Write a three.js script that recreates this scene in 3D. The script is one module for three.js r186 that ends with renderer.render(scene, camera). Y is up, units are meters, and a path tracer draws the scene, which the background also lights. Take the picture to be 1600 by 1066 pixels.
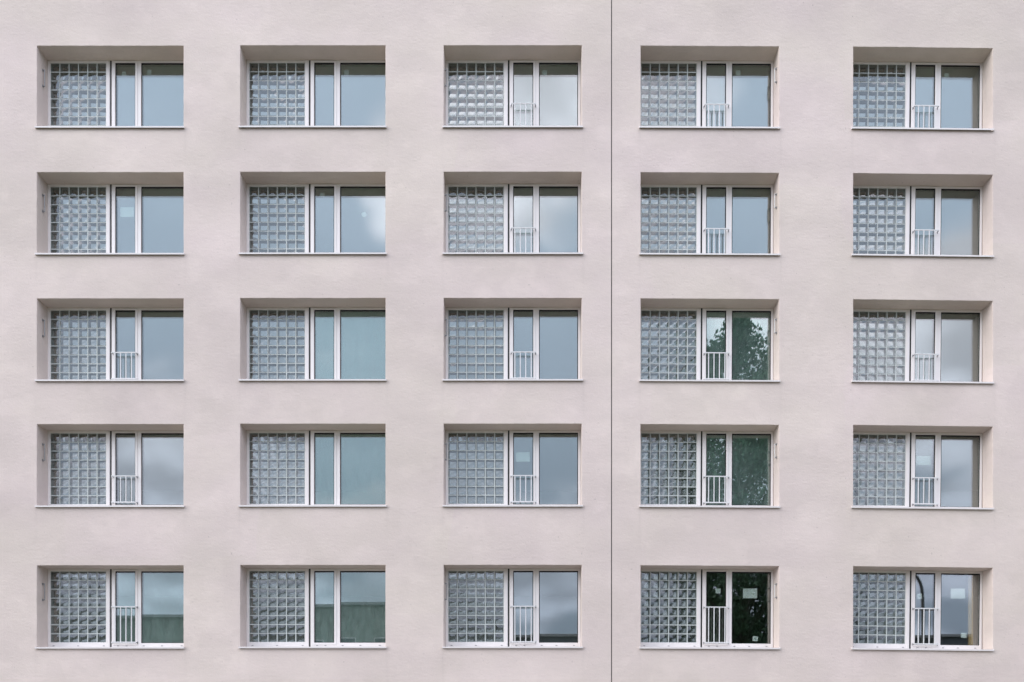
import * as THREE from 'three';
import { mergeGeometries } from 'three/addons/utils/BufferGeometryUtils.js';
import { RoundedBoxGeometry } from 'three/addons/geometries/RoundedBoxGeometry.js';

// ---------------------------------------------------------------- camera, sky, sun, exposure
const W = 1024, H = 682;
const DIST = 17.5, PXM = 70.5, VX = 821, VY = 1140, EYE = 1.6;    // the photograph's 1600 px frame: 70.5 px per metre on the facade
const scene = new THREE.Scene();
const FULL_H = 2 * VY, FULL_W = FULL_H * (W / H);
const camera = new THREE.PerspectiveCamera(2 * Math.atan(VY / (DIST * PXM)) * 180 / Math.PI, W / H, 0.1, 900);
camera.position.set(0, EYE, DIST);
camera.lookAt(0, EYE, 0);
camera.setViewOffset(FULL_W, FULL_H, FULL_W / 2 - VX, 0, 1600, 1600 * H / W);
camera.updateProjectionMatrix();

let seed = 7;
const rnd = () => { seed = (seed * 1664525 + 1013904223) >>> 0; return seed / 4294967296; };
const rr = (a, b) => a + (b - a) * rnd();
const clamp = (x, a = 0, b = 1) => Math.min(b, Math.max(a, x));
const mix = (a, b, t) => a + (b - a) * t;
const smooth = (a, b, x) => { const t = clamp((x - a) / (b - a)); return t * t * (3 - 2 * t); };

const LAT = new Float32Array(256 * 256); for (let i = 0; i < LAT.length; i++) LAT[i] = rnd();
function noise(x, y) {                                               // value noise, repeats after 256 cells
  const xi = Math.floor(x), yi = Math.floor(y), fx = x - xi, fy = y - yi;
  const u = fx * fx * (3 - 2 * fx), v = fy * fy * (3 - 2 * fy);
  const a = (xi & 255), b = ((xi + 1) & 255), c = (yi & 255) << 8, d = ((yi + 1) & 255) << 8;
  return mix(mix(LAT[c + a], LAT[c + b], u), mix(LAT[d + a], LAT[d + b], u), v);
}
function fbm(x, y, n) { let s = 0, a = .5, t = 0; for (let i = 0; i < n; i++) { s += a * noise(x, y); t += a; x = x * 2.03 + 17.3; y = y * 2.03 + 9.1; a *= .5; } return s / t; }

const SUN = new THREE.Vector3(-1, 0.66, 0.36).normalize();
function skyTexture() {
  const w = 1024, h = 512, d = new Float32Array(w * h * 4);
  for (let j = 0; j < h; j++) for (let i = 0; i < w; i++) {
    const el = ((j + .5) / h - .5) * Math.PI, az = ((i + .5) / w - .5) * 2 * Math.PI;
    const y = Math.sin(el), c = Math.cos(el), x = c * Math.cos(az), z = c * Math.sin(az);
    const k = (i + j * w) * 4;
    const yy = Math.max(y, 0.0), q = 1 / (yy + .22);
    const n = fbm(x * q * 2.668 + 187.931, z * q * 2.668 + 47.378, 7);        // layer of broken cloud
    const m = fbm(x * q * 3.658 + 47.456, z * q * 3.658 + 102.444, 7);
    const cover = clamp(smooth(.41, .54, n) * .92 + .08);
    const lift = mix(.62, 1.24, smooth(.10, .62, yy)) * mix(1, .9, smooth(.62, 1, yy));   // broken overcast: blue grey towards the horizon
    const toSun = x * SUN.x + y * SUN.y + z * SUN.z;
    const glow = 1 + .15 * Math.pow(clamp(toSun * .5 + .5), 7);
    const cl = lift * (.70 + .34 * m + .50 * smooth(.40, .60, fbm(x * q * 7.1 + 115.845, z * q * 7.1 + 141.066, 5) * .45 + m * .55)) * glow;
    const bl = lift * .71 * glow, cool = 1 - smooth(.08, .5, yy);
    const col = [mix(.76 * bl, (.955 - .11 * cool) * cl, cover), mix(.93 * bl, (.965 - .02 * cool) * cl, cover), mix(1.21 * bl, (1.10 + .10 * cool) * cl, cover)];
    if (y < 0) { col[0] = .30; col[1] = .31; col[2] = .31; }
    d[k] = col[0]; d[k + 1] = col[1]; d[k + 2] = col[2]; d[k + 3] = 1;
  }
  const t = new THREE.DataTexture(d, w, h, THREE.RGBAFormat, THREE.FloatType);
  t.mapping = THREE.EquirectangularReflectionMapping; t.magFilter = t.minFilter = THREE.LinearFilter; t.needsUpdate = true;
  return t;
}
scene.background = skyTexture();
scene.environment = scene.background;
const sun = new THREE.DirectionalLight(new THREE.Color(1, .965, .92), 1.3);
sun.position.copy(SUN).multiplyScalar(60); sun.target.position.set(0, 8, 0);
sun.castShadow = true; sun.shadow.radius = 90; sun.shadow.mapSize.set(2048, 2048);
Object.assign(sun.shadow.camera, { left: -45, right: 45, top: 45, bottom: -45, near: 1, far: 160 });
scene.add(sun, sun.target);
const renderer = new THREE.WebGLRenderer({ antialias: true });
renderer.setSize(W, H);
renderer.shadowMap.enabled = true;
renderer.toneMapping = THREE.LinearToneMapping;
renderer.toneMappingExposure = 1.80;

// ---------------------------------------------------------------- helpers
const taken = {};
function numbered(n) { const k = taken[n] = (taken[n] ?? -1) + 1; return k ? n + '_' + String(k).padStart(3, '0') : n; }
function shadowed(o) { o.castShadow = o.receiveShadow = true; return o; }
function part(name, geo, mat, parent) { const o = shadowed(new THREE.Mesh(geo, mat)); o.name = name; parent.add(o); return o; }
function structure(name, geo, mat) { const o = part(name, geo, mat, scene); o.userData.kind = 'structure'; return o; }
function thing(name, label, category, pos, group) {
  const o = new THREE.Group(); o.name = numbered(name); o.position.set(...pos); scene.add(o);
  o.userData = { label, category }; if (group) o.userData.group = group;
  return o;
}
const clean = g => { const q = g.index ? g.toNonIndexed() : g; for (const k of Object.keys(q.attributes)) if (!['position', 'normal', 'uv'].includes(k)) q.deleteAttribute(k); q.clearGroups?.(); return q; };
const merge = list => mergeGeometries(list.map(clean));
function box(x0, x1, y0, y1, z0, z1) { const g = new THREE.BoxGeometry(x1 - x0, y1 - y0, z1 - z0); g.translate((x0 + x1) / 2, (y0 + y1) / 2, (z0 + z1) / 2); return g; }
function rbox(x0, x1, y0, y1, z0, z1, r = .003) { const g = new RoundedBoxGeometry(x1 - x0, y1 - y0, z1 - z0, 2, r); g.translate((x0 + x1) / 2, (y0 + y1) / 2, (z0 + z1) / 2); return g; }
function ring(x0, x1, y0, y1, holes, zFront, depth, bevel = .005) {   // a plate with rectangular holes and chamfered edges, its front at zFront
  const b = bevel, s = new THREE.Shape([[x0 + b, y0 + b], [x1 - b, y0 + b], [x1 - b, y1 - b], [x0 + b, y1 - b]].map(p => new THREE.Vector2(...p)));
  for (const [a, c, e, f] of holes) s.holes.push(new THREE.Path([[a - b, e - b], [a - b, f + b], [c + b, f + b], [c + b, e - b]].map(p => new THREE.Vector2(...p))));
  const g = new THREE.ExtrudeGeometry(s, { depth: depth - 2 * b, bevelEnabled: true, bevelSize: b, bevelThickness: b, bevelSegments: 2 });
  g.translate(0, 0, zFront - depth + b);
  return g;
}
const dataTex = (w, h, fn, srgb) => {
  const d = new Uint8Array(w * h * 4);
  for (let j = 0; j < h; j++) for (let i = 0; i < w; i++) { const c = fn(i, j), k = (j * w + i) * 4; d[k] = clamp(c[0], 0, 255); d[k + 1] = clamp(c[1], 0, 255); d[k + 2] = clamp(c[2], 0, 255); d[k + 3] = 255; }
  const t = new THREE.DataTexture(d, w, h); t.magFilter = THREE.LinearFilter; t.minFilter = THREE.LinearMipmapLinearFilter; t.generateMipmaps = true;
  t.wrapS = t.wrapT = THREE.RepeatWrapping; if (srgb) t.colorSpace = THREE.SRGBColorSpace; t.needsUpdate = true; return t;
};

// ---------------------------------------------------------------- materials
const TX0 = -12, TX1 = 12, TY0 = 1.6, TY1 = 18.4;                      // the plaster's colour map covers this much wall, unrepeated
const drips = [];
for (let r = 0; r < 5; r++) for (let c = 0; c < 5; c++) for (const px of [[57.8, 375.4, 693.4, 1001.1, 1333.4][c] - 2.2, [286.6, 602.3, 908.9, 1217.2, 1551.2][c] + 2.2]) drips.push([(px - VX) / PXM, EYE + (VY - [71.2, 268.9, 466.2, 662.6, 883.3][r]) / PXM - 1.83, .3 + .7 * noise(px * .37, r * 3.3)]);
const plasterMap = dataTex(2048, 1434, (i, j) => {
  const x = TX0 + (TX1 - TX0) * i / 2048, y = TY0 + (TY1 - TY0) * j / 1434;
  const big = fbm(x * .45 + 3, y * .8 + 60, 4) - .5, patch = fbm(x * 1.1 + 90, y * 1.7 + 20, 4) - .5, hue = fbm(x * .7 + 140, y * .9 + 170, 4) - .5;
  const trowel = fbm(x * 4 + 31, y * 13 + 77, 4) - .5, grain = noise(x * 48, y * 48) + noise(x * 31 + 9, y * 70) - 1;
  const cloudy = smooth(.58, .74, fbm(x * 1.9 + 200, y * 2.3 + 33, 4));  // paler trowelled patches
  let pit = noise(x * 33 + 5, y * 33 + 8); pit = smooth(.965, .995, pit) * (.35 + noise(x * 3, y * 3));
  // day joints of the render coat: neighbouring fields differ a little in tone
  const fx = Math.floor((x + .5 * fbm(y * .9 + 4, x * .3, 3) + 40) / 4.3), fy = Math.floor((y + .22 * fbm(x * .8 + 7, y * .2 + 3, 3) + 1.25 * (fx % 3) + 40) / 2.75);
  const field = noise(fx * 7 + .5, fy * 5 + .5) - .5, fieldHue = noise(fx * 11 + 90.5, fy * 3 + 20.5) - .5;
  let dirt = 0;                                                        // rain marks below the ends of the sills
  for (const d of drips) { const dx = x - d[0], dy = d[1] - y; if (dy > 0 && dy < 1.1 && Math.abs(dx) < .12) dirt += Math.exp(-dx * dx / .0011) * (1 - dy / 1.1) * d[2] * (.45 + .9 * noise(x * 40, y * 2.2)); }
  const v = 1 + .085 * big + .07 * patch + .02 * trowel + .012 * grain + .018 * cloudy + .022 * field - .18 * pit - .03 * Math.min(dirt, 1);
  const h = hue * .55 + .35 * fieldHue;
  return [207.5 * v * (1 + .018 * h), 194 * v * (1 - .006 * h), 185.5 * v * (1 + .045 * h)];
}, true);
plasterMap.repeat.set(1 / (TX1 - TX0), 1 / (TY1 - TY0)); plasterMap.offset.set(-TX0 / (TX1 - TX0), -TY0 / (TY1 - TY0));
const plasterBump = dataTex(1024, 1024, (i, j) => {
  const x = i / 1024 * 256, y = j / 1024 * 256;                       // whole cells, so that it tiles
  const f = .5 * noise(x * .125, y * .25) + .3 * noise(x * .5, y * .5) + .25 * noise(x, y) + .3 * noise(x * 2, y * 2);
  const pit = smooth(.93, .99, noise(x + 13, y + 71));
  const g = 255 * (f / 1.35 - .5 * pit); return [g, g, g];
});
plasterBump.repeat.set(1 / 2.6, 1 / 2.6);
const M = {
  plaster: new THREE.MeshStandardMaterial({ name: 'plaster', map: plasterMap, bumpMap: plasterBump, bumpScale: .004, roughness: .95 }),
  pvc: new THREE.MeshStandardMaterial({ name: 'white_plastic', color: new THREE.Color(.76, .715, .69), roughness: .38 }),
  alu: new THREE.MeshStandardMaterial({ name: 'white_coated_metal', color: new THREE.Color(.68, .64, .62), roughness: .42 }),
  rail: new THREE.MeshStandardMaterial({ name: 'pale_painted_steel', color: new THREE.Color(.62, .62, .61), roughness: .4 }),
  rubber: new THREE.MeshStandardMaterial({ name: 'black_rubber', color: new THREE.Color(.012, .013, .013), roughness: .9 }),
  joint: new THREE.MeshStandardMaterial({ name: 'joint_sealant', color: new THREE.Color(.09, .088, .085), roughness: .8 }),
  steel: new THREE.MeshStandardMaterial({ name: 'grey_steel', color: new THREE.Color(.30, .30, .30), roughness: .45, metalness: .6 }),
  plug: new THREE.MeshStandardMaterial({ name: 'grey_plug', color: new THREE.Color(.30, .30, .31), roughness: .6 }),
  mortar: new THREE.MeshStandardMaterial({ name: 'white_grout', color: new THREE.Color(.50, .53, .505), roughness: .8 }),
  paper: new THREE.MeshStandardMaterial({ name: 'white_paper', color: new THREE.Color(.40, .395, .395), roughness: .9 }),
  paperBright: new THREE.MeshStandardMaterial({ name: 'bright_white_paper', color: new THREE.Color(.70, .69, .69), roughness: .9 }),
  print: new THREE.MeshStandardMaterial({ name: 'grey_print', color: new THREE.Color(.40, .42, .42), roughness: .9 }),
  room: new THREE.MeshStandardMaterial({ name: 'room_paint', color: new THREE.Color(.44, .56, .48), roughness: .9 }),
  roomFloor: new THREE.MeshStandardMaterial({ name: 'screed', color: new THREE.Color(.22, .21, .19), roughness: .9 }),
  wood: new THREE.MeshStandardMaterial({ name: 'brown_wood', color: new THREE.Color(.52, .30, .12), roughness: .6 }),
};
const streaks = dataTex(512, 512, (i, j) => {                           // rain-washed dust: soft vertical streaks
  const x = i / 2, y = j / 2;
  const s = .55 * fbm(x * .25, y * .03125, 3) + .45 * fbm(x * .0625 + 64, y * .0625 + 3, 3);
  const g = 255 * (1 - .045 * smooth(.30, .75, s)); return [g, g, g];
});
streaks.repeat.set(.55, .5);
function glass(name, dust, tint) {
  return new THREE.MeshPhysicalMaterial({ name, color: new THREE.Color(...tint), roughness: 0, metalness: 0, transmission: 1 - dust, transmissionMap: dust > .02 ? streaks : null, thickness: 0, ior: 2.333 });
}
const G_CLEAN = glass('clear_coated_glass', 0.0, [.90, .95, .925]);
const G_THIN = glass('coated_glass', .013, [.87, .95, .915]);
const G_DUST = glass('dusty_coated_glass', .044, [.73, .92, .86]);

// ---------------------------------------------------------------- the facade's layout (photograph pixels to metres)
const X = px => (px - VX) / PXM, Y = py => EYE + (VY - py) / PXM;
const LEFT = [57.8, 375.4, 693.4, 1001.1, 1333.4], RIGHT = [286.6, 602.3, 908.9, 1217.2, 1551.2];
const ROWTOP = [71.2, 268.9, 466.2, 662.6, 883.3], COLDROP = [.3, -.3, -.4, 1.4, 4.2], TILT = [0, 0, 0, 1.2, 2.6];
const OPEN_H = 1.81, FRAME_Z = -.385, GLASS_Z = -.402, WALL_D = .52;
const openings = [];
for (let r = 0; r < 5; r++) for (let c = 0; c < 5; c++) {
  const w = (RIGHT[c] - LEFT[c]) / PXM;
  openings.push({ r, c, x: X(RIGHT[c]), y: Y(ROWTOP[r] + COLDROP[c]), w, slope: TILT[c] / PXM / w, tilt: -Math.atan(TILT[c] / PXM / w) });
}

// ---------------------------------------------------------------- the building
const building = thing('apartment_building', 'pinkish grey plastered apartment block with five rows of deeply recessed windows', 'building', [0, 0, 0]);
const JX = X(955.6), XMIN = -19, XMAX = 19.5, ROOF = 19.4, CH = .010;
function wallGeometry(x0, x1, list) {
  const rect = (a, b, y0, y1) => [[a, y0], [b, y0], [b, y1], [a, y1]].map(p => new THREE.Vector2(...p));
  const shape = new THREE.Shape(rect(x0, x1, 0, ROOF)), pieces = [];
  const P = [], N = [], U = [];
  const quad = (a, b, c, d, na, nb) => {                                // a-b at one depth, d-c at the next
    for (const [p, n] of [[a, na], [b, na], [c, nb], [a, na], [c, nb], [d, nb]]) { P.push(...p); N.push(...n); U.push(p[0] + (Math.abs(n[0]) > .8 ? -p[2] : 0), p[1] + (Math.abs(n[1]) > .8 ? p[2] : 0)); }
  };
  for (const o of list) {
    const cs = [[-o.w, 0], [0, 0], [0, -OPEN_H - .012], [-o.w, -OPEN_H - .012]], inw = [[0, -1], [-1, 0], [0, 1], [1, 0]];
    const pt = [], nrm = [];
    for (let s = 0; s < 4; s++) {
      const [ax, ay] = cs[s], [bx, by] = cs[(s + 1) % 4], n = s % 2 ? 14 : 26;
      for (let k = 0; k < n; k++) {
        const t = k / n, j = k ? (noise(o.x * 31 + k * .9, o.y * 17 + s * 40) - .5) * .006 : 0;   // hand-run plaster arris
        const lx = mix(ax, bx, t) + inw[s][0] * j, ly = mix(ay, by, t) + inw[s][1] * j;
        pt.push([o.x + lx, o.y + ly - o.slope * lx, s, k === 0]);
      }
    }
    const m = pt.length, outer = [];
    for (let k = 0; k < m; k++) {                                       // pushed out by the chamfer
      const s = pt[k][3] ? [pt[k][2], (pt[k][2] + 3) % 4] : [pt[k][2]];
      let ox = 0, oy = 0; for (const q of s) { ox -= inw[q][0]; oy -= inw[q][1]; }
      outer.push([pt[k][0] + ox * CH, pt[k][1] + oy * CH]);
    }
    shape.holes.push(new THREE.Path(outer.map(p => new THREE.Vector2(...p))));
    for (let k = 0; k < m; k++) {
      const k2 = (k + 1) % m, s = pt[k][2], nn = [inw[s][0], inw[s][1], 0];
      quad([...outer[k], 0], [...outer[k2], 0], [pt[k2][0], pt[k2][1], -CH], [pt[k][0], pt[k][1], -CH], [0, 0, 1], nn);
      quad([pt[k][0], pt[k][1], -CH], [pt[k2][0], pt[k2][1], -CH], [pt[k2][0], pt[k2][1], -WALL_D], [pt[k][0], pt[k][1], -WALL_D], nn, nn);
    }
  }
  const front = new THREE.ShapeGeometry(shape), back = front.clone(); back.scale(1, 1, -1); back.translate(0, 0, -WALL_D);
  { const n = back.attributes.normal; for (let i = 0; i < n.count; i++) n.setXYZ(i, 0, 0, -1); }
  const ix = back.index.array; if (true) { for (let i = 0; i < ix.length; i += 3) { const t = ix[i]; ix[i] = ix[i + 1]; ix[i + 1] = t; } }
  const rev = new THREE.BufferGeometry();
  // orient every reveal triangle along its normal
  for (let i = 0; i < P.length; i += 9) {
    const a = new THREE.Vector3(...P.slice(i, i + 3)), b = new THREE.Vector3(...P.slice(i + 3, i + 6)), c = new THREE.Vector3(...P.slice(i + 6, i + 9));
    const f = b.clone().sub(a).cross(c.clone().sub(a)), n = new THREE.Vector3(...N.slice(i, i + 3)).add(new THREE.Vector3(...N.slice(i + 3, i + 6)));
    if (f.dot(n) < 0) { for (const [arr, w] of [[P, 3], [N, 3], [U, 2]]) for (let q = 0; q < w; q++) { const A = i / 3 * w + w + q, B = i / 3 * w + 2 * w + q, t = arr[A]; arr[A] = arr[B]; arr[B] = t; } }
  }
  rev.setAttribute('position', new THREE.Float32BufferAttribute(P, 3)); rev.setAttribute('normal', new THREE.Float32BufferAttribute(N, 3)); rev.setAttribute('uv', new THREE.Float32BufferAttribute(U, 2));
  const side = x => { const g = new THREE.PlaneGeometry(WALL_D, ROOF); g.rotateY(x > 0 ? Math.PI / 2 : -Math.PI / 2); return g; };
  const sl = side(-1); sl.translate(x0, ROOF / 2, -WALL_D / 2); const sr = side(1); sr.translate(x1, ROOF / 2, -WALL_D / 2);
  const top = new THREE.PlaneGeometry(x1 - x0, WALL_D); top.rotateX(-Math.PI / 2); top.translate((x0 + x1) / 2, ROOF, -WALL_D / 2);
  return merge([front, back, rev, sl, sr, top]);
}
part('wall', wallGeometry(XMIN, JX - .011, openings.filter(o => o.c < 3)), M.plaster, building);
part('wall', wallGeometry(JX + .011, XMAX, openings.filter(o => o.c > 2)), M.plaster, building);
part('expansion_joint', box(JX - .0109, JX + .0109, 0, ROOF, -.2, -.022), M.joint, building);
// rooms behind the panes
const BACK = -6;
part('back_wall', box(XMIN, XMAX, 0, ROOF, BACK - .3, BACK), M.room, building);
part('roof', box(XMIN, XMAX, ROOF - .35, ROOF - .02, BACK - .3, -WALL_D + .005), M.roomFloor, building);
for (const y of [.02, ...[0, 1, 2, 3].map(r => Y(ROWTOP[r]) - 2.3), Y(ROWTOP[4]) - 2.6]) part('floor_slab', box(XMIN + .1, XMAX - .1, y, y + .2, BACK + .001, -WALL_D + .004), M.roomFloor, building);
for (const y of [...[0, 1, 2, 3, 4].map(r => Y(ROWTOP[r]) + .32)]) part('ceiling', box(XMIN + .1, XMAX - .1, y, y + .03, BACK + .002, -WALL_D + .003), M.room, building);
for (const x of [XMIN + .01, X(330), X(648), JX, X(1275), XMAX - .21]) part('partition', box(x, x + .2, .01, ROOF - .1, BACK - .01, -WALL_D + .002), M.room, building);

// one glass block, its outer face at z = 0, centre at the origin
const PITCH_X = .2108, PITCH_Y = .2018, BW = PITCH_X - .014, BH = PITCH_Y - .013;
M.blockGlass = new THREE.MeshPhysicalMaterial({ name: 'block_glass', color: new THREE.Color(.92, .95, .94), roughness: 0, transmission: 1, thickness: 0, ior: 2.0 });
M.blockSide = new THREE.MeshStandardMaterial({ name: 'block_side_glass', color: new THREE.Color(.17, .19, .18), roughness: .3 });
M.blockBack = new THREE.MeshStandardMaterial({ name: 'block_inner_glass', color: new THREE.Color(.235, .24, .225), roughness: .05, metalness: .88 });
function blockGeometry(v) {
  const P = [[], [], []], I = [[], [], []];
  const tri = (k, pts, quads) => { const b = P[k].length; P[k].push(...pts); for (const q of quads) I[k].push(b + q[0], b + q[1], b + q[2], b + q[0], b + q[2], b + q[3]); };
  const hw = BW / 2, hh = BH / 2, e = .006, dep = -.062;
  const wob = () => (noise(v * 7.7 + P[0].length * 1.31, v * 3.1) - .5);
  // slightly domed outer face, 4 x 4 cells, its edge turned back
  const n = 4, pts = [], quads = [];
  for (let j = 0; j <= n; j++) for (let i = 0; i <= n; i++) {
    const u = i / n * 2 - 1, w = j / n * 2 - 1, z = .0042 * (1 - u * u) * (1 - w * w) * (1 + .25 * Math.sin(v * 2.1)) + .0004 * Math.sin(v * 9 + i * 2.3 + j * 4.1) * (1 - u * u) * (1 - w * w);
    pts.push([u * (hw - e), w * (hh - e), z]);
  }
  for (let j = 0; j < n; j++) for (let i = 0; i < n; i++) { const a = j * (n + 1) + i; quads.push([a, a + 1, a + n + 2, a + n + 1]); }
  tri(0, pts, quads);
  // rim and pressed sides
  const sq = (a, b, z) => [[-a, -b, z], [a, -b, z], [a, b, z], [-a, b, z]];
  const loop = [0, 1, 2, 3].map(k => [k, (k + 1) % 4, 4 + (k + 1) % 4, 4 + k]);
  tri(1, [...sq(hw, hh, -.005), ...sq(hw - e, hh - e, 0)], loop);
  const iw = hw - .024, ih = hh - .024, f = v * .9;
  tri(1, [...sq(hw - e - .001, hh - e - .001, -.002), ...sq(iw, ih, dep)].map(p => p), loop.map(q => q));
  // inner back face, a little bowed
  const bp = [[-iw, -ih, dep], [0, -ih, dep - .002], [iw, -ih, dep], [-iw, 0, dep - .002], [.004 * Math.sin(f), .004 * Math.cos(f * 1.7), dep - .007], [iw, 0, dep - .002], [-iw, ih, dep], [0, ih, dep - .002], [iw, ih, dep]];
  tri(2, bp, [[0, 1, 4, 3], [1, 2, 5, 4], [3, 4, 7, 6], [4, 5, 8, 7]]);
  const gs = [0, 1, 2].map(k => { const g = new THREE.BufferGeometry(); g.setAttribute('position', new THREE.Float32BufferAttribute(P[k].flat(), 3)); g.setIndex(I[k]); if (k === 1) { const q = g.toNonIndexed(); q.computeVertexNormals(); return q; } g.computeVertexNormals(); return g.toNonIndexed(); });
  return mergeGeometries(gs, true);
}
const BLOCKS = Array.from({ length: 6 }, (_, v) => blockGeometry(v));
const blockMats = [M.blockGlass, M.blockSide, M.blockBack];
const HAS_RAIL = (r, c) => c > 1 || (c === 0 && r > 1);
const INDIVIDUAL = (r, c) => r === 4 || (r === 3 && c === 1);           // the panels that show whole
const farBlocks = [[], [], []];

const drainGeo = merge([rbox(-.022, .022, -.007, .007, 0, .008, .002), rbox(-.012, .012, -.003, .003, .006, .0095, .001)]);
for (const o of openings) {
  const { r, c, w } = o, ext = w - 3.085 > .05 ? w - 3.06 : 0, m = -.939 - ext;      // m: right edge of the mullion, from the opening's right edge
  const place = q => { q.position.set(o.x, o.y, 0); q.rotation.z = o.tilt; return q; };
  const top = -.05, bot = -1.677, base = -OPEN_H + .012;
  // ---- window: frame > panes, sash, gaskets, sill
  const p2 = [m, -.054], p1 = [m - .585, m - .13];
  const win = place(part('window', merge([ring(m - .670, -.001, base, -.001, [[p1[0] - .012, p1[1] + .012, bot - .012, top + .012], [...p2, bot, top]], FRAME_Z, .075)]), M.pvc, building));
  part('sash', ring(p1[0] - .048, p1[1] + .048, bot - .05, top + .034, [[...p1, bot, top]], FRAME_Z + .011, .06, .006), M.pvc, win);
  for (const p of [p1, p2]) part('gasket', ring(p[0] - .004, p[1] + .004, bot - .004, top + .004, [[p[0] + .016, p[1] - .016, bot + .009, top - .028]], FRAME_Z - .010, .02, .002), M.rubber, win);
  const gm = r === 4 && c > 2 ? G_CLEAN : (c === 1 && r > 1) || (c === 3 && (r === 2 || r === 3)) || (c === 0 && r === 4) ? G_DUST : G_THIN;
  for (const p of [p1, p2]) {
    const gw = p[1] - p[0] - .002, gh = top - bot - .002, g = new THREE.BoxGeometry(gw, gh, .030), uv = g.attributes.uv, u0 = rr(0, 9), v0 = rr(0, 9);
    for (let k = 0; k < uv.count; k++) uv.setXY(k, uv.getX(k) * (p[1] - p[0]) + u0, uv.getY(k) * 1.63 + v0);
    const pane = part('pane', g, gm, win);
    pane.position.set((p[0] + p[1]) / 2, (top + bot) / 2, GLASS_Z - .015); pane.rotation.set(rr(-.0012, .0012), rr(-.0012, .0012), 0);
  }
  part('joint_strip', box(m - .704, m - .6705, base, -.002, FRAME_Z - .06, FRAME_Z - .004), M.rubber, win);
  const nose = .044, sp = [[FRAME_Z - .02, -OPEN_H + .016], [.004, -OPEN_H], [nose, -OPEN_H - .002], [nose, -OPEN_H - .036], [nose - .003, -OPEN_H - .036], [nose - .003, -OPEN_H - .006], [.004, -OPEN_H - .004], [FRAME_Z - .02, -OPEN_H + .012]];
  const plate = (a, b, pr) => { const s = new THREE.Shape(pr.map(p => new THREE.Vector2(p[0], p[1]))), g = new THREE.ExtrudeGeometry(s, { depth: b - a, bevelEnabled: false }); g.rotateY(-Math.PI / 2); g.translate(b, 0, 0); return g; };
  const flip = g => { g.scale(1, 1, 1); return g; };
  const sillGeo = merge([flip(plate(-w + .001, -.001, [sp[0], sp[1], sp[6], sp[7]])), flip(plate(-w - .022, .026, [[.0012, -OPEN_H], sp[2], sp[3], sp[4], sp[5], [.0012, -OPEN_H - .004]])), rbox(-w - .025, -w - .0222, -OPEN_H - .036, -OPEN_H + .012, .0015, nose - .001, .001), rbox(.0262, .029, -OPEN_H - .036, -OPEN_H + .012, .0015, nose - .001, .001)]);
  part('sill', sillGeo, M.alu, win);
  if (r === 4) for (const x of [m - .52, m - .33, m + .06, m + (-m) * .42, -.15 - ext * .3]) { const d = part('drain_cap', drainGeo, M.plug, win); d.position.set(x, bot - .062, FRAME_Z - .001); }
  // ---- glass block panel: frame > grout, blocks
  const bx1 = m - .796, bx0 = bx1 - 6 * PITCH_X, by1 = -.05, by0 = by1 - 8 * PITCH_Y;
  const pan = place(part('glass_block_panel', ring(-w + .001, m - .7045, base, -.001, [[bx0, bx1, by0, by1]], FRAME_Z, .075), M.pvc, building));
  part('post_trim', rbox(m - .775, m - .715, base + .02, -.006, FRAME_Z - .002, FRAME_Z + .009, .003), M.pvc, pan);
  const bars = [];
  for (let k = 0; k <= 6; k++) bars.push(box(bx0 + k * PITCH_X - .0115, bx0 + k * PITCH_X + .0115, by0 - .01, by1 + .01, FRAME_Z - .10, FRAME_Z - .0135));
  for (let k = 0; k <= 8; k++) bars.push(box(bx0 - .01, bx1 + .01, by0 + k * PITCH_Y - .011, by0 + k * PITCH_Y + .011, FRAME_Z - .099, FRAME_Z - .0145));
  part('grout_grid', merge(bars), M.mortar, pan);
  for (let j = 0; j < 8; j++) for (let i = 0; i < 6; i++) {
    const geo = BLOCKS[Math.floor(rnd() * BLOCKS.length)], px = bx0 + (i + .5) * PITCH_X, py = by0 + (j + .5) * PITCH_Y, pz = FRAME_Z - .012 + rr(-.001, .001);
    const rx = rr(-.012, .012), ry = rr(-.012, .012);
    if (INDIVIDUAL(r, c)) { const b = part('glass_block', geo, blockMats, pan); b.position.set(px, py, pz); b.rotation.set(rx, ry, 0); }
    else {
      pan.updateMatrix();
      const mtx = new THREE.Matrix4().compose(new THREE.Vector3(px, py, pz), new THREE.Quaternion().setFromEuler(new THREE.Euler(rx, ry, 0)), new THREE.Vector3(1, 1, 1)).premultiply(pan.matrix);
      for (const gr of geo.groups) {
        const s = new THREE.BufferGeometry();
        for (const a of ['position', 'normal']) s.setAttribute(a, new THREE.Float32BufferAttribute(geo.attributes[a].array.slice(gr.start * 3, (gr.start + gr.count) * 3), 3));
        farBlocks[gr.materialIndex].push(s.applyMatrix4(mtx));
      }
    }
  }
  if (r === 4) for (const x of [bx0 + .08, (bx0 + bx1) / 2, bx1 - .05]) { const d = part('drain_cap', drainGeo, M.plug, pan); d.position.set(x, bot - .062, FRAME_Z - .001); }
  // ---- railing before the narrow pane
  if (HAS_RAIL(r, c)) {
    const y1 = r === 4 ? -.868 : -1.052, y0 = r === 4 ? -1.668 : -1.640, x0 = m - .634, x1 = m - .077, z = FRAME_Z + .085;
    const rail = place(new THREE.Group()); rail.name = 'railing'; building.add(rail);
    for (const y of [y1, y0]) part('rail', rbox(x0, x1, y - .013, y + .013, z - .008, z + .008, .003), M.rail, rail);
    for (const x of [-.545, -.423, -.301, -.177]) part('baluster', rbox(m + x - .011, m + x + .011, y0 + .012, y1 - .012, z - .007, z + .007, .003), M.rail, rail);
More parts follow.
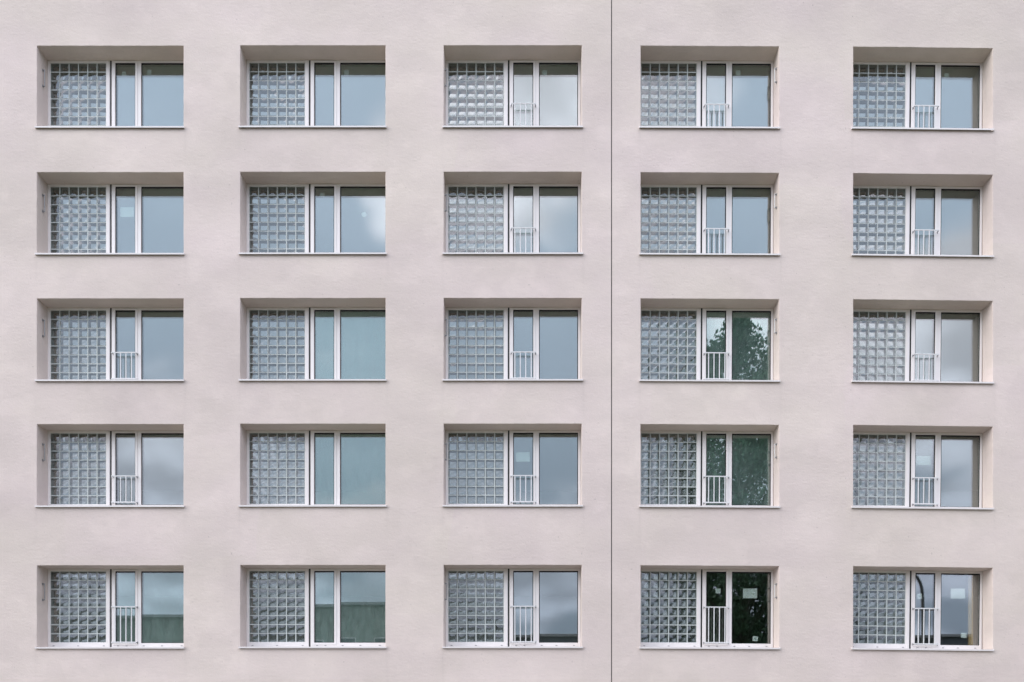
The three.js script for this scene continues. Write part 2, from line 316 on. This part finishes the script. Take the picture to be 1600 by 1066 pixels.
    for (const x of [x0 + .01, x1 - .01]) for (const y of [y0, y1]) part('bracket', merge([rbox(x - .009, x + .009, y - .009, y + .009, FRAME_Z + .001, z - .007, .003), rbox(x - .022, x + .022, y - .028, y + .028, FRAME_Z + .001, FRAME_Z + .007, .002)]), M.steel, rail);
  }
  // ---- short rod on the reveal
  if (c === 0 || c === 2 || c === 3) {
    const x = c === 3 ? -.045 : -w + .045, wallX = c === 3 ? -.001 : -w + .001, zz = c === 3 ? -.15 : -.205, a = -.36, b = c === 3 ? -.68 : -.74;
    const rod = place(part('reveal_rod', new THREE.CylinderGeometry(.009, .009, a - b, 10).translate(x, (a + b) / 2, zz), c === 3 ? M.rail : M.steel, building));
    for (const y of [a - .012, b + .012]) { const lo = Math.min(x, wallX), hi = Math.max(x, wallX); part('bracket', merge([rbox(lo, hi, y - .009, y + .009, zz - .012, zz + .012, .003), rbox(c === 3 ? wallX - .006 : wallX, c === 3 ? wallX : wallX + .006, y - .024, y + .024, zz - .024, zz + .024, .002)]), M.steel, rod); }
  }
}
{
  const all = mergeGeometries(farBlocks.map(l => mergeGeometries(l)), true);
  const far = part('glass_block', all, blockMats, building); far.userData.kind = 'stuff';
}

// ---------------------------------------------------------------- papers behind the panes
const PAPER_Z = GLASS_Z - .0325;
function paperAt(px, py, wpx, hpx, turn, name, label, print) {
  const s = PXM * DIST / (DIST - PAPER_Z), w = wpx / s, h = hpx / s;
  const g = thing(name, label, name === 'paper_sheet' ? 'paper' : 'sticker', [(px - VX) / s, EYE + (VY - py) / s, PAPER_Z], 'papers stuck inside the window panes');
  g.rotation.z = turn;
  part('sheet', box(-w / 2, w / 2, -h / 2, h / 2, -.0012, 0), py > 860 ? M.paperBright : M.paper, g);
  if (print) part('print_mark', box(-w * .22, w * .22, -h * .2, h * .2, .0002, .0008), M.print, g);
}
const ROWN = ['topmost', 'second', 'middle', 'fourth', 'bottom'];
paperAt(193.8, 115.3, 6.5, 7, 0, 'sticker', 'small pale sticker high on the narrow pane of the window in the top left corner');
paperAt(233.2, 113, 6.6, 8, 0, 'sticker', 'small pale sticker high on the wide pane of the window in the top left corner');
paperAt(541.5, 113.2, 7, 7.6, 0, 'sticker', 'small pale sticker high on the wide pane of the second window in the top row');
paperAt(851, 113.9, 7.2, 7.8, 0, 'sticker', 'small pale sticker on the wide top row pane left of the wall joint');
paperAt(1153.2, 113.9, 7.4, 7.8, 0, 'sticker', 'small pale sticker on the wide top row pane right of the wall joint');
paperAt(1479.2, 117.7, 7, 6.5, 0, 'sticker', 'small pale sticker on the wide pane of the window in the top right corner');
paperAt(198.6, 331.3, 21, 15, 0, 'paper_sheet', 'white paper sheet on the narrow pane of the leftmost window in the second row');
paperAt(503.6, 305, 7, 7, 0, 'sticker', 'small upright sticker near the top of a narrow pane beside a tilted sticker');
paperAt(568.8, 335.2, 7, 7, .55, 'sticker', 'small white sticker stuck tilted in the middle of a wide pane', true);
paperAt(816.9, 713.9, 22.3, 14.6, 0, 'paper_sheet', 'white paper sheet above the railing, fourth row, just left of the wall joint');
paperAt(1442.7, 719.5, 22.3, 14.3, 0, 'paper_sheet', 'white paper sheet above the railing of the rightmost window in the fourth row');
paperAt(1122, 923.4, 7.8, 7.2, 0, 'sticker', 'small white sticker above the railing, bottom row window right of the wall joint');
paperAt(1172, 927.1, 22.2, 15.1, 0, 'paper_sheet', 'white paper sheet high on the dark wide pane of the bottom row');
paperAt(1180, 998, 8, 7.6, -.12, 'sticker', 'small tilted white sticker at the foot of the dark bottom row pane', true);
paperAt(1436.8, 931.8, 7.5, 8.1, .1, 'sticker', 'small white sticker above the railing of the window in the bottom right corner', true);
paperAt(1496.7, 927.4, 22.4, 15.6, 0, 'paper_sheet', 'white paper sheet on the wide pane of the window in the bottom right corner');
paperAt(1506, 992.8, 8.5, 7.9, 0, 'sticker', 'small white sticker at the foot of the wide pane in the bottom right corner');
{
  const b = thing('wooden_board', 'narrow brown wooden board standing behind the pane in the bottom right corner', 'board', [X(1519) + .255, Y(888) - 1.78, -.52]);
  part('plank', rbox(-.045, .045, 0, 1.78, -.03, .03, .004), M.wood, b);
}

// ---------------------------------------------------------------- what the panes mirror: ground, street, houses, trees, a lamp
const groundTex = dataTex(512, 512, (i, j) => { const n = fbm(i * .5, j * .5, 4), v = .75 + .5 * n; return [88 * v, 88 * v, 66 * v]; }, true);
groundTex.repeat.set(.25, .25);
const gg = new THREE.PlaneGeometry(900, 900); gg.rotateX(-Math.PI / 2); for (let k = 0; k < gg.attributes.uv.count; k++) gg.attributes.uv.setXY(k, gg.attributes.position.getX(k), gg.attributes.position.getZ(k));
structure('ground', gg, new THREE.MeshStandardMaterial({ name: 'dry_grass', map: groundTex, roughness: 1 }));
structure('pavement', box(-60, 60, -.2, .10, .01, 4.5), new THREE.MeshStandardMaterial({ name: 'concrete_paving', color: new THREE.Color(.22, .21, .195), roughness: .95 }));
structure('road', box(-140, 140, -.2, .012, 28, 35), new THREE.MeshStandardMaterial({ name: 'asphalt', color: new THREE.Color(.06, .06, .062), roughness: .95 }));

const RX = (px, z) => (px - VX) / (PXM * DIST) * (DIST + z + .8), RY = (py, z) => EYE + (VY - py) / (PXM * DIST) * (DIST + z + .8);   // where a thing seen in the mirror stands
function house(label, px0, px1, pyTop, z, depth, wallColor, floors, pitch, blank) {
  const x0 = RX(px0, z), x1 = RX(px1, z), h = RY(pyTop, z), b = thing('opposite_house', label, 'building', [(x0 + x1) / 2, 0, z]);
  const hw = (x1 - x0) / 2, wm = new THREE.MeshStandardMaterial({ color: new THREE.Color(...wallColor), roughness: .9 });
  part('wall', box(-hw, hw, 0, h - .3, 0, depth), wm, b);
  part('roof', rbox(-hw - .3, hw + .3, h - .299, h, -.3, depth + .3, .02), M.steel, b);
  const fh = (h - blank) / floors, n = Math.floor(2 * hw / pitch);
  for (let f = 0; f < floors; f++) for (let i = 0; i < n; i++) {
    const x = -hw + (i + .5) * 2 * hw / n, y = .9 + f * fh;
    const wd = part('window', ring(x - .85, x + .85, y, y + fh * .52, [[x - .77, x + .77, y + .08, y + fh * .52 - .08]], 0, .1, .005).rotateY(Math.PI).translate(2 * x, 0, -.05), M.pvc, b);
    part('pane', box(x - .77, x + .77, y + .08, y + fh * .52 - .08, -.02, -.003), new THREE.MeshStandardMaterial({ name: 'dark_pane', color: new THREE.Color(.03, .035, .04), roughness: .1 }), wd);
  }
  return b;
}
house('long grey flat roofed house mirrored in the lowest panes of the second window column', 300, 790, 943, 62, 12, [.24, .26, .23], 3, 3.4, 2.6);
house('lower grey flat roofed house mirrored in the lowest panes of the first window column', -200, 296, 961, 63, 12, [.22, .24, .21], 3, 3.4, 2.6);
house('low dark flat roofed house mirrored in the lowest panes right of the joint', 800, 1900, 991, 66, 12, [.10, .11, .12], 2, 4.2, .8);

const leafMat = new THREE.MeshStandardMaterial({ name: 'green_leaves', vertexColors: true, roughness: .7 });
const barkMat = new THREE.MeshStandardMaterial({ name: 'grey_bark', color: new THREE.Color(.09, .075, .06), roughness: .95 });
function tree(label, x, z, h, r, crownFrom, clumps, leaves, group) {
  const t = thing('leafy_tree', label, 'tree', [x, 0, z], group);
  const wood = [], P = [], N = [], C = [];
  const limb = (a, b, r0, r1) => { const d = b.clone().sub(a), g = new THREE.CylinderGeometry(r1, r0, d.length(), 7); g.translate(0, d.length() / 2, 0); g.applyQuaternion(new THREE.Quaternion().setFromUnitVectors(new THREE.Vector3(0, 1, 0), d.normalize())); g.translate(a.x, a.y, a.z); wood.push(g); };
  const at = k => new THREE.Vector3(.35 * Math.sin(k * 5), k * h, .3 * Math.cos(k * 4) - .3);
  for (let k = 0; k < 8; k++) limb(at(k / 8), at((k + 1) / 8), .30 * (1.08 - k / 8), .30 * (1.08 - (k + 1) / 8));
  for (let c = 0; c < clumps; c++) {
    const k = Math.pow(rnd(), 1.12), y = mix(crownFrom, 1, k), env = r * Math.pow(Math.sin(Math.PI * clamp(.12 + .80 * k)), .7) * (k > .86 ? (1.03 - k) * 5.9 : 1), ang = rnd() * 6.283, rad = env * Math.sqrt(rr(.12, 1));
    const tip = new THREE.Vector3(Math.cos(ang) * rad, y * h, Math.sin(ang) * rad);
    if (c % 2 === 0) limb(at(Math.max(.1, y - .09)), tip, .055, .012);
    const cr = rr(.45, .98), tone = rr(.65, 1.25);
    for (let l = 0; l < leaves; l++) {
      const v = new THREE.Vector3(rr(-1, 1), rr(-1, 1), rr(-1, 1)); if (v.length() > 1) { l--; continue; }
      const p = tip.clone().add(v.multiplyScalar(cr)); p.y -= v.lengthSq() * .15;
      const q = new THREE.Quaternion().setFromEuler(new THREE.Euler(rr(0, 6.28), rr(0, 6.28), rr(0, 6.28))), s = rr(.09, .17), nn = new THREE.Vector3(0, 0, 1).applyQuaternion(q);
      const a = [[-s, 0, 0], [0, -s * .6, 0], [s, 0, 0], [0, s * .6, 0]].map(e => new THREE.Vector3(...e).applyQuaternion(q).add(p));
      for (const i of [0, 1, 2, 0, 2, 3]) { P.push(a[i].x, a[i].y, a[i].z); N.push(nn.x, nn.y, nn.z); C.push(.042 * tone, .098 * tone, .045 * tone); }
    }
  }
  part('trunk', merge(wood), barkMat, t);
  const g = new THREE.BufferGeometry(); g.setAttribute('position', new THREE.Float32BufferAttribute(P, 3)); g.setAttribute('normal', new THREE.Float32BufferAttribute(N, 3)); g.setAttribute('color', new THREE.Float32BufferAttribute(C, 3));
  part('crown', g, leafMat, t);
}
tree('tall leafy tree mirrored in the middle window right of the wall joint', RX(1152, 26), 26, RY(508, 26), 3.7, .18, 400, 64);
tree('shorter leafy tree mirrored beside the tall one, further right', RX(1206, 29), 29, RY(572, 29), 3.0, .15, 240, 64);
tree('round leafy tree mirrored in the lower windows right of the wall joint', RX(1100, 30), 30, RY(546, 30), 3.0, .12, 240, 64);
{
  const z = 10, lamp = thing('street_lamp', 'grey street lamp with a curved arm mirrored in the bottom right window', 'street lamp', [RX(1441, z), 0, z]);
  const hgt = RY(925, z), pts = [[0, 0], [0, hgt * .5], [0, hgt], [-.07, hgt + .35], [-.28, hgt + .65], [-.7, hgt + .82], [-1.1, hgt + .84]].map(p => new THREE.Vector3(p[0], p[1], 0));
  const dark = new THREE.MeshStandardMaterial({ name: 'dark_grey_paint', color: new THREE.Color(.07, .078, .08), roughness: .6 });
  part('pole', new THREE.TubeGeometry(new THREE.CatmullRomCurve3(pts), 40, .056, 10), dark, lamp);
  part('lamp_head', rbox(-1.75, -1.05, hgt + .77, hgt + .89, -.13, .13, .04), dark, lamp);
  part('base', new THREE.CylinderGeometry(.1, .12, .7, 12).translate(0, .35, 0), dark, lamp);
}

renderer.render(scene, camera);
